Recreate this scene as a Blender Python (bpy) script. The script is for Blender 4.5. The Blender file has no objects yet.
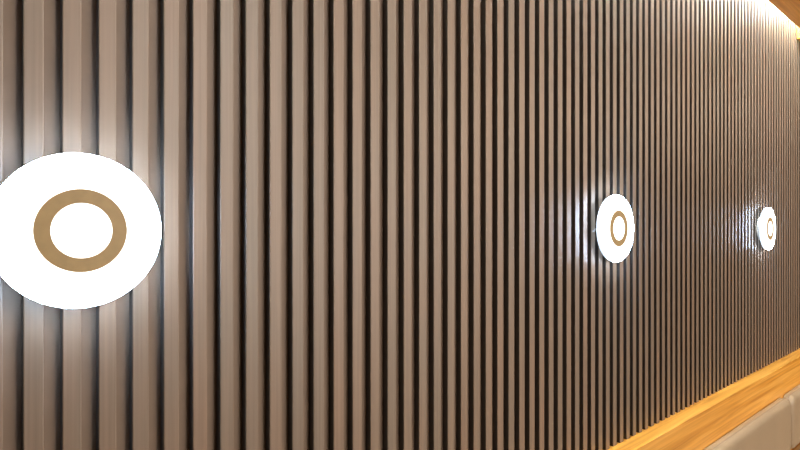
import bpy, bmesh, math, random
from mathutils import Vector
C = bpy.context.scene.collection
S = bpy.context.scene
PI = math.pi
random.seed(4)

# ---------------------------------------------------------------- materials
def new_mat(name):
    m = bpy.data.materials.new(name); m.use_nodes = True
    nt = m.node_tree; b = nt.nodes['Principled BSDF']
    return m, nt, b
def N(nt, t, **kw):
    n = nt.nodes.new(t)
    for k, v in kw.items(): setattr(n, k, v)
    return n
def mapped(nt, scale):
    tc = N(nt, 'ShaderNodeTexCoord'); mp = N(nt, 'ShaderNodeMapping')
    mp.inputs['Scale'].default_value = scale
    nt.links.new(tc.outputs['Object'], mp.inputs['Vector'])
    return mp
def ramp(nt, src, stops):
    r = N(nt, 'ShaderNodeValToRGB')
    while len(r.color_ramp.elements) < len(stops): r.color_ramp.elements.new(.5)
    for e, (p, c) in zip(r.color_ramp.elements, stops):
        e.position = p; e.color = (*c, 1)
    nt.links.new(src, r.inputs['Fac'])
    return r

def mat_batten():
    m, nt, b = new_mat('taupe_batten')
    oi = N(nt, 'ShaderNodeObjectInfo')
    tc = N(nt, 'ShaderNodeTexCoord')
    comb = N(nt, 'ShaderNodeCombineXYZ')
    mul = N(nt, 'ShaderNodeMath', operation='MULTIPLY'); mul.inputs[1].default_value = 37
    nt.links.new(oi.outputs['Random'], mul.inputs[0])
    nt.links.new(mul.outputs[0], comb.inputs[0]); nt.links.new(mul.outputs[0], comb.inputs[2])
    add = N(nt, 'ShaderNodeVectorMath', operation='ADD')
    nt.links.new(tc.outputs['Object'], add.inputs[0]); nt.links.new(comb.outputs[0], add.inputs[1])
    mp = N(nt, 'ShaderNodeMapping'); mp.inputs['Scale'].default_value = (170, 170, 2.2)
    nt.links.new(add.outputs[0], mp.inputs['Vector'])
    n1 = N(nt, 'ShaderNodeTexNoise'); n1.inputs['Scale'].default_value = 1; n1.inputs['Detail'].default_value = 4
    nt.links.new(mp.outputs[0], n1.inputs['Vector'])
    mp2 = N(nt, 'ShaderNodeMapping'); mp2.inputs['Scale'].default_value = (14, 14, 3.2)
    nt.links.new(add.outputs[0], mp2.inputs['Vector'])
    n2 = N(nt, 'ShaderNodeTexNoise'); n2.inputs['Scale'].default_value = 1; n2.inputs['Detail'].default_value = 3
    nt.links.new(mp2.outputs[0], n2.inputs['Vector'])
    r1 = ramp(nt, n1.outputs['Fac'], [(.3, BAT_A), (.7, BAT_B)])
    r2 = ramp(nt, n2.outputs['Fac'], [(.35, (.92, .95, .96)), (.65, (1.05, 1.0, .97))])
    mx = N(nt, 'ShaderNodeMix', data_type='RGBA', blend_type='MULTIPLY'); mx.inputs['Factor'].default_value = 1
    nt.links.new(r1.outputs[0], mx.inputs['A']); nt.links.new(r2.outputs[0], mx.inputs['B'])
    r3 = ramp(nt, oi.outputs['Random'], [(0, (.90, .93, .95)), (.5, (1, 1, 1)), (1, (1.08, 1.0, .95))])
    mx2 = N(nt, 'ShaderNodeMix', data_type='RGBA', blend_type='MULTIPLY'); mx2.inputs['Factor'].default_value = 1
    nt.links.new(mx.outputs['Result'], mx2.inputs['A']); nt.links.new(r3.outputs[0], mx2.inputs['B'])
    nt.links.new(mx2.outputs['Result'], b.inputs['Base Color'])
    rr = ramp(nt, n2.outputs['Fac'], [(.3, (.46,)*3), (.7, (.50,)*3)])
    nt.links.new(rr.outputs[0], b.inputs['Roughness'])
    b.inputs['Specular IOR Level'].default_value = .95
    bp = N(nt, 'ShaderNodeBump'); bp.inputs['Strength'].default_value = .02; bp.inputs['Distance'].default_value = .0006
    nt.links.new(n1.outputs['Fac'], bp.inputs['Height']); nt.links.new(bp.outputs[0], b.inputs['Normal'])
    return m
BAT_A = (.172, .117, .075); BAT_B = (.222, .154, .101)

def mat_wood(name, dark, mid, light, rough=.38):
    m, nt, b = new_mat(name)
    mp = mapped(nt, (.8, 26, 26))
    n = N(nt, 'ShaderNodeTexNoise'); n.inputs['Scale'].default_value = 1.6; n.inputs['Detail'].default_value = 6
    n.inputs['Distortion'].default_value = .8
    nt.links.new(mp.outputs[0], n.inputs['Vector'])
    mp2 = mapped(nt, (2.2, 120, 120))
    n2 = N(nt, 'ShaderNodeTexNoise'); n2.inputs['Scale'].default_value = 1.5; n2.inputs['Detail'].default_value = 3
    nt.links.new(mp2.outputs[0], n2.inputs['Vector'])
    r = ramp(nt, n.outputs['Fac'], [(.33, dark), (.5, mid), (.68, light)])
    r2 = ramp(nt, n2.outputs['Fac'], [(.3, (.86, .84, .80)), (.6, (1.03, 1.03, 1.03))])
    mx = N(nt, 'ShaderNodeMix', data_type='RGBA', blend_type='MULTIPLY'); mx.inputs['Factor'].default_value = .8
    nt.links.new(r.outputs[0], mx.inputs['A']); nt.links.new(r2.outputs[0], mx.inputs['B'])
    nt.links.new(mx.outputs['Result'], b.inputs['Base Color'])
    b.inputs['Roughness'].default_value = rough
    bp = N(nt, 'ShaderNodeBump'); bp.inputs['Strength'].default_value = .15; bp.inputs['Distance'].default_value = .0008
    nt.links.new(n2.outputs['Fac'], bp.inputs['Height']); nt.links.new(bp.outputs[0], b.inputs['Normal'])
    return m

def mat_plain(name, col, rough=.6, noise=.06, scale=8, metal=0, bump=0, bscale=400):
    m, nt, b = new_mat(name)
    mp = mapped(nt, (scale,)*3)
    n = N(nt, 'ShaderNodeTexNoise'); n.inputs['Scale'].default_value = 1; n.inputs['Detail'].default_value = 4
    nt.links.new(mp.outputs[0], n.inputs['Vector'])
    lo = tuple(c*(1-noise) for c in col); hi = tuple(c*(1+noise) for c in col)
    r = ramp(nt, n.outputs['Fac'], [(.35, lo), (.65, hi)])
    nt.links.new(r.outputs[0], b.inputs['Base Color'])
    b.inputs['Roughness'].default_value = rough; b.inputs['Metallic'].default_value = metal
    if bump:
        mp2 = mapped(nt, (bscale,)*3)
        v = N(nt, 'ShaderNodeTexVoronoi'); v.inputs['Scale'].default_value = 1
        nt.links.new(mp2.outputs[0], v.inputs['Vector'])
        bp = N(nt, 'ShaderNodeBump'); bp.inputs['Strength'].default_value = bump; bp.inputs['Distance'].default_value = .0006
        nt.links.new(v.outputs['Distance'], bp.inputs['Height']); nt.links.new(bp.outputs[0], b.inputs['Normal'])
    return m

def mat_glow(name, col, strength):
    m, nt, b = new_mat(name)
    b.inputs['Base Color'].default_value = (.8, .8, .8, 1)
    b.inputs['Roughness'].default_value = .35
    b.inputs['Emission Color'].default_value = (*col, 1)
    b.inputs['Emission Strength'].default_value = strength
    return m

RIM = 72
M = dict(
    batten=mat_batten(),
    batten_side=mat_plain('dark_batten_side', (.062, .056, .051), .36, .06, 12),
    backing=mat_plain('brown_backing', (.215, .15, .103), .5, .05, 20),
    wood=mat_wood('honey_oak', (.60, .25, .028), (.78, .37, .055), (.90, .48, .10)),
    soffit=mat_wood('soffit_oak', (.58, .26, .05), (.70, .34, .07), (.78, .40, .09)),
    leather=mat_plain('beige_leather', (.36, .27, .175), .36, .05, 5, bump=.35),
    seam=mat_plain('leather_piping', (.30, .215, .14), .45, .05, 30),
    shell=mat_plain('white_lamp_housing', (.75, .76, .76), .4, .02, 30),
    screw=mat_plain('steel_screw', (.35, .35, .36), .35, .05, 200, metal=1),
    ring=mat_plain('tan_ring', (.43, .31, .145), .45, .05, 60),
    glow=mat_glow('lamp_diffuser_glow', (.98, 1.0, .97), 1.5),
    back=mat_glow('lamp_back_glow', (.60, .80, 1.0), 1.2),
    rim=mat_glow('lamp_rim_glow', (.50, .70, 1.0), RIM),
    glow2=mat_glow('lamp_centre_glow', (.98, 1.0, .97), 1.5),
    led=mat_glow('cove_led_glow', (.92, 1.0, .97), 400),
    plaster=mat_plain('plaster', (.16, .15, .14), .8, .04, 6),
    floor=mat_plain('floor_tiles', (.50, .42, .33), .5, .06, 3),
)

# ---------------------------------------------------------------- helpers
def obj(name, bm, m, parent=None, smooth=False, angle=35):
    me = bpy.data.meshes.new(name)
    bmesh.ops.recalc_face_normals(bm, faces=bm.faces[:])
    bm.to_mesh(me); bm.free()
    if smooth:
        me.shade_smooth()
        me.set_sharp_from_angle(angle=math.radians(angle))
    if m: me.materials.append(m)
    o = bpy.data.objects.new(name, me); C.objects.link(o)
    if parent: o.parent = parent
    return o
def empty(name, loc, label, cat, group=None):
    o = bpy.data.objects.new(name, None); C.objects.link(o); o.location = loc
    o.empty_display_size = .1
    o['label'] = label; o['category'] = cat
    if group: o['group'] = group
    return o
def box(bm, x0, x1, y0, y1, z0, z1, bev=0, seg=2):
    r = bmesh.ops.create_cube(bm, size=1)
    vs = r['verts']
    for v in vs:
        v.co = Vector(((x0+x1)/2 + v.co.x*(x1-x0), (y0+y1)/2 + v.co.y*(y1-y0), (z0+z1)/2 + v.co.z*(z1-z0)))
    if bev:
        es = list({e for v in vs for e in v.link_edges})
        bmesh.ops.bevel(bm, geom=es, offset=bev, segments=seg, affect='EDGES', profile=.5)
    return bm
def lathe(bm, prof, n=96):
    """prof: list of (radius, y); axis is -Y (towards the room)"""
    rings = []
    for r, y in prof:
        if r < 1e-6: rings.append([bm.verts.new((0, y, 0))])
        else: rings.append([bm.verts.new((r*math.cos(2*PI*i/n), y, r*math.sin(2*PI*i/n))) for i in range(n)])
    for a, b in zip(rings, rings[1:]):
        for i in range(n):
            j = (i+1) % n
            if len(a) == 1 and len(b) == 1: continue
            if len(a) == 1: bm.faces.new((a[0], b[i], b[j]))
            elif len(b) == 1: bm.faces.new((a[i], a[j], b[0]))
            else: bm.faces.new((a[i], a[j], b[j], b[i]))
    return bm

# ---------------------------------------------------------------- setting
CAMZ = 1.66
PITCH = .0512; K0 = .1358; BW = .0262; DEPTH = .0175
LEDGE = .87; TOP = 3.10
XL, XR = -2.2, 6.6
def struct(name, bm, m):
    o = obj(name, bm, m); o['kind'] = 'structure'; return o
struct('wall_back', box(bmesh.new(), XL, XR, DEPTH+.012, .15, 0, 3.16), M['plaster'])
struct('floor', box(bmesh.new(), XL, XR, -5, DEPTH+.012, -.1, 0), M['floor'])
struct('ceiling', box(bmesh.new(), XL, XR, -5, DEPTH+.012, TOP+.004, 3.2), M['plaster'])

# ---------------------------------------------------------------- slatted wall
panel = empty('slatted_wall_panel', (0, 0, LEDGE), 'taupe brown wall cladding of vertical battens with dark grooves, filling the wall behind the round lamps', 'wall panelling')
obj('backing_panel', box(bmesh.new(), XL, XR, DEPTH, DEPTH+.012, 0, TOP-LEDGE), M['backing'], panel)
def batten_into(bm, x0, h):
    r = .0019; pr = []
    pr.append((0, DEPTH)); 
    for i in range(4):
        a = PI - 0 + i/3*PI/2      # front-left corner
        pr.append((r + r*math.cos(a), r + r*math.sin(a)))
    for i in range(4):
        a = 1.5*PI + i/3*PI/2
        pr.append((BW - r + r*math.cos(a), r + r*math.sin(a)))
    pr.append((BW, DEPTH))
    lo = [bm.verts.new((x0+x, y, 0)) for x, y in pr]
    hi = [bm.verts.new((x0+x, y, h)) for x, y in pr]
    n = len(pr)
    for i in range(n):
        j = (i+1) % n
        f = bm.faces.new((lo[i], lo[j], hi[j], hi[i]))
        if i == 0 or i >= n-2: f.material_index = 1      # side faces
    bm.faces.new(lo[::-1]); bm.faces.new(hi)
bm = bmesh.new(); batten_into(bm, 0, TOP-LEDGE)
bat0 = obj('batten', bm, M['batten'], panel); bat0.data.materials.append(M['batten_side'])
first = True
KA, KB = -2, 86
for k in range(KA, KB+1):
    o = bat0 if first else bat0.copy()
    if not first: C.objects.link(o)
    first = False
    o.parent = panel
    o.location = (K0 + k*PITCH, 0, 0)
bm = bmesh.new()
for k in list(range(int((XL-K0)/PITCH)+1, KA)) + list(range(KB+1, int((XR-K0-BW)/PITCH))):
    batten_into(bm, K0 + k*PITCH, TOP-LEDGE)
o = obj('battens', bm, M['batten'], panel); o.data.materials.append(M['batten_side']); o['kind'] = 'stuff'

# ---------------------------------------------------------------- lamps
def lamp_parts(t):
    R = .118
    # drum against the wall
    b = bmesh.new()
    lathe(b, [(0, 0), (.066, 0), (.066, -.022), (.0645, -.0245), (0, -.0245)], 64)
    obj('mounting_drum', b, M['shell'], t, True)
    b = bmesh.new()
    for a in (172, 196):
        x, z = .0668*math.cos(math.radians(a)), .0668*math.sin(math.radians(a))
        bmesh.ops.create_uvsphere(b, u_segments=12, v_segments=8, radius=.0028)
        for v in b.verts[-(12*7+2):]: v.co += Vector((x, -.012, z))
    obj('screw', b, M['screw'], t, True)
    # glowing disc with a rounded rim and a shallow ring-shaped groove
    obj('back_plate', lathe(bmesh.new(), [(0, -.0246), (.112, -.0246), (.1155, -.0262), (.1165, -.0290), (.1165, -.0350), (0, -.0350)]), M['back'], t, True)
    pr = [(.1045, -.0352), (.1168, -.0352), (.1180, -.0366)]
    for i in range(6):
        a = i/5*PI/2
        pr.append((R-.0065 + .0065*math.cos(a), -.0400 - .0065*math.sin(a)))
    pr += [(.1085, -.0440), (.1045, -.0440), (.1045, -.0352)]
    obj('rim_diffuser', lathe(bmesh.new(), pr), M['rim'], t, True, 50)
    obj('diffuser', lathe(bmesh.new(), [(0, -.0353), (.1040, -.0353), (.1040, -.0442), (.1100, -.0466), (.1085, -.0476), (.1070, -.0480),
        (.0632, -.0480), (.0630, -.0440), (0, -.0440)]), M['glow'], t, True, 50)
    obj('accent_ring', lathe(bmesh.new(), [(.0419, -.0441), (.0419, -.0485), (.0629, -.0485), (.0629, -.0441)]), M['ring'], t, True)
    obj('centre_diffuser', lathe(bmesh.new(), [(.0418, -.0441), (.0417, -.0484), (0, -.0484)]), M['glow2'], t, True, 50)
lampspec = [(.204, 1.6575, 'large round glowing wall lamp with tan ring, nearest and cut by the left edge'),
            (1.876, 1.662, 'round glowing wall lamp with tan ring, the middle one along the battens'),
            (3.608, 1.662, 'small round glowing wall lamp farthest away, its white mounting drum showing on the left')]
for x, z, lb in lampspec:
    t = empty('wall_lamp', (x, 0, z), lb, 'wall lamp', 'round lamps on the batten wall')
    lamp_parts(t)

# ---------------------------------------------------------------- wooden ledge
ledge = empty('wooden_ledge', (0, 0, 0), 'honey oak ledge and front board running along the foot of the batten wall', 'ledge')
obj('top_board', box(bmesh.new(), XL, XR, -.066, DEPTH+.011, LEDGE-.022, LEDGE-.0005, .0015), M['wood'], ledge)
obj('front_board', box(bmesh.new(), XL, XR, -.064, -.044, 0, LEDGE-.0225), M['wood'], ledge)

# ---------------------------------------------------------------- back cushions
def cushion(x0, x1, label):
    t = empty('back_cushion', ((x0+x1)/2, -.0645, .395), label, 'cushion', 'leather back cushions of the bench')
    w = (x1-x0)/2; H = .312; D = .058
    # soft box: rounded outline in XZ, pillowed front
    bm = bmesh.new()
    rc = .05; n = 8
    def outline(ins, r):
        pts = []
        for cx, cz, a0 in ((w-r, H-r, 0), (-w+r, H-r, 90), (-w+r, r, 180), (w-r, r, 270)):
            for i in range(n+1):
                a = math.radians(a0 + 90*i/n)
                pts.append((cx + (r-ins)*math.cos(a), cz + (r-ins)*math.sin(a)))
        return pts
    rings = []
    lay = [(0.004, 0), (0, -.006), (0, -.024)]
    for i in range(1, 8):
        a = i/7*PI/2
        lay.append((.034*(1-math.cos(a)), -.024 - .030*math.sin(a)))
    lay.append((.048, -.0555))
    for ins, y in lay:
        rings.append([bm.verts.new((x, y, z)) for x, z in outline(ins, rc)])
    for a, b in zip(rings, rings[1:]):
        m_ = len(a)
        for i in range(m_):
            j = (i+1) % m_
            bm.faces.new((a[i], a[j], b[j], b[i]))
    bm.faces.new(rings[0]); bm.faces.new(rings[-1])
    obj('cushion_pad', bm, M['leather'], t, True, 60)
    # stitched seam following the rounded front edge
    pts = outline(.0012, rc); bm = bmesh.new(); rr = []
    for i, (x, z) in enumerate(pts):
        xa, za = pts[i-1]; xb, zb = pts[(i+1) % len(pts)]
        d = Vector((xb-xa, 0, zb-za)).normalized(); nrm = Vector((d.z, 0, -d.x))
        rr.append([bm.verts.new(Vector((x, -.028, z)) + nrm*.0022*math.cos(q*PI/4) + Vector((0, .0022*math.sin(q*PI/4), 0))) for q in range(8)])
    for i in range(len(rr)):
        a = rr[i]; b = rr[(i+1) % len(rr)]
        for q in range(8):
            bm.faces.new((a[q], a[(q+1) % 8], b[(q+1) % 8], b[q]))
    obj('seam', bm, M['seam'], t, True, 80)
cushion(2.02, 3.747, 'beige leather back cushion with rounded corner, the nearer and larger one below the oak board')
cushion(3.770, 5.46, 'beige leather back cushion cut by the right edge, beyond the vertical gap')

# bench seat below the cushions
seat = empty('bench_seat', (3.7, -.3, 0), 'low oak bench seat with a beige leather pad below the back cushions', 'bench')
obj('seat_base', box(bmesh.new(), -1.68, 1.76, -.20, .234, 0, .30, .003), M['wood'], seat)
obj('seat_pad', box(bmesh.new(), -1.68, 1.76, -.22, .234, 3005e-4, .35, .02, 4), M['leather'], seat, True)

# ---------------------------------------------------------------- soffit with light slot
SZ = CAMZ + 1.237; SX = 4.35
sof = empty('wooden_soffit', (0, 0, SZ), 'oak soffit board with a lit slot along the batten wall, top right corner', 'soffit')
obj('soffit_board', box(bmesh.new(), XL, XR, -.90, -.066, 0, .03, .0015), M['soffit'], sof)
obj('edge_upstand', box(bmesh.new(), XL, XR, -.90, -.88, .0305, TOP-SZ), M['soffit'], sof)
obj('end_panel', box(bmesh.new(), SX, XR, -.0655, -.001, 0, TOP-SZ-.001, .001), M['wood'], sof)
obj('light_strip', box(bmesh.new(), XL, SX-.02, -.060, -.045, TOP-SZ-.020, TOP-SZ-.002), M['led'], sof)

# ---------------------------------------------------------------- lights of the room and an added fill spot
def area(name, loc, target, sx, sy, power, col):
    l = bpy.data.lights.new(name, 'AREA'); l.shape = 'RECTANGLE'; l.size = sx; l.size_y = sy
    l.energy = power; l.color = col
    o = bpy.data.objects.new(name, l); C.objects.link(o); o.location = loc
    o.rotation_euler = (Vector(target) - Vector(loc)).to_track_quat('-Z', 'Y').to_euler()
    return o
LIGHTS = [
    ('window_daylight', (3.5, -4.4, 1.7), (3.5, 0, 1.7), 3.2, 2.2, 165, (1.0, .88, .77)),
    ('ceiling_light_row', (5.6, -2.4, 2.95), (4.4, 0, .4), 3.0, .5, 55, (1.0, .80, .60)),
]
for a in LIGHTS: area(*a)
def spot(loc, target, power, cone, soft=.12, col=(1.0, .84, .70)):
    l = bpy.data.lights.new('fill_spot', 'SPOT'); l.energy = power; l.color = col
    l.spot_size = math.radians(cone); l.spot_blend = 1; l.shadow_soft_size = soft
    o = bpy.data.objects.new('fill_spot', l); C.objects.link(o); o.location = loc
    o.rotation_euler = (Vector(target) - Vector(loc)).to_track_quat('-Z', 'Y').to_euler()
spot((1.3, -2.7, 2.95), (.65, 0, 1.6), 185, 62, .35, (1.0, .88, .78))  # unseen spot added as fill to brighten the left and middle battens
w = bpy.data.worlds.new('World'); S.world = w; w.use_nodes = True
w.node_tree.nodes['Background'].inputs[0].default_value = (.9, .85, .8, 1)
w.node_tree.nodes['Background'].inputs[1].default_value = .01

# ---------------------------------------------------------------- camera
cam = bpy.data.cameras.new('camera'); co = bpy.data.objects.new('camera', cam); C.objects.link(co)
cam.sensor_width = 36; cam.lens = 559/800*36; cam.shift_y = 4/800
cam.clip_start = .01
co.location = (0, -1, CAMZ); co.rotation_euler = (PI/2, 0, math.radians(48.3-90))
S.camera = co
S.view_settings.view_transform = 'Standard'; S.view_settings.look = 'None'
S.view_settings.gamma = 1; S.view_settings.exposure = 0
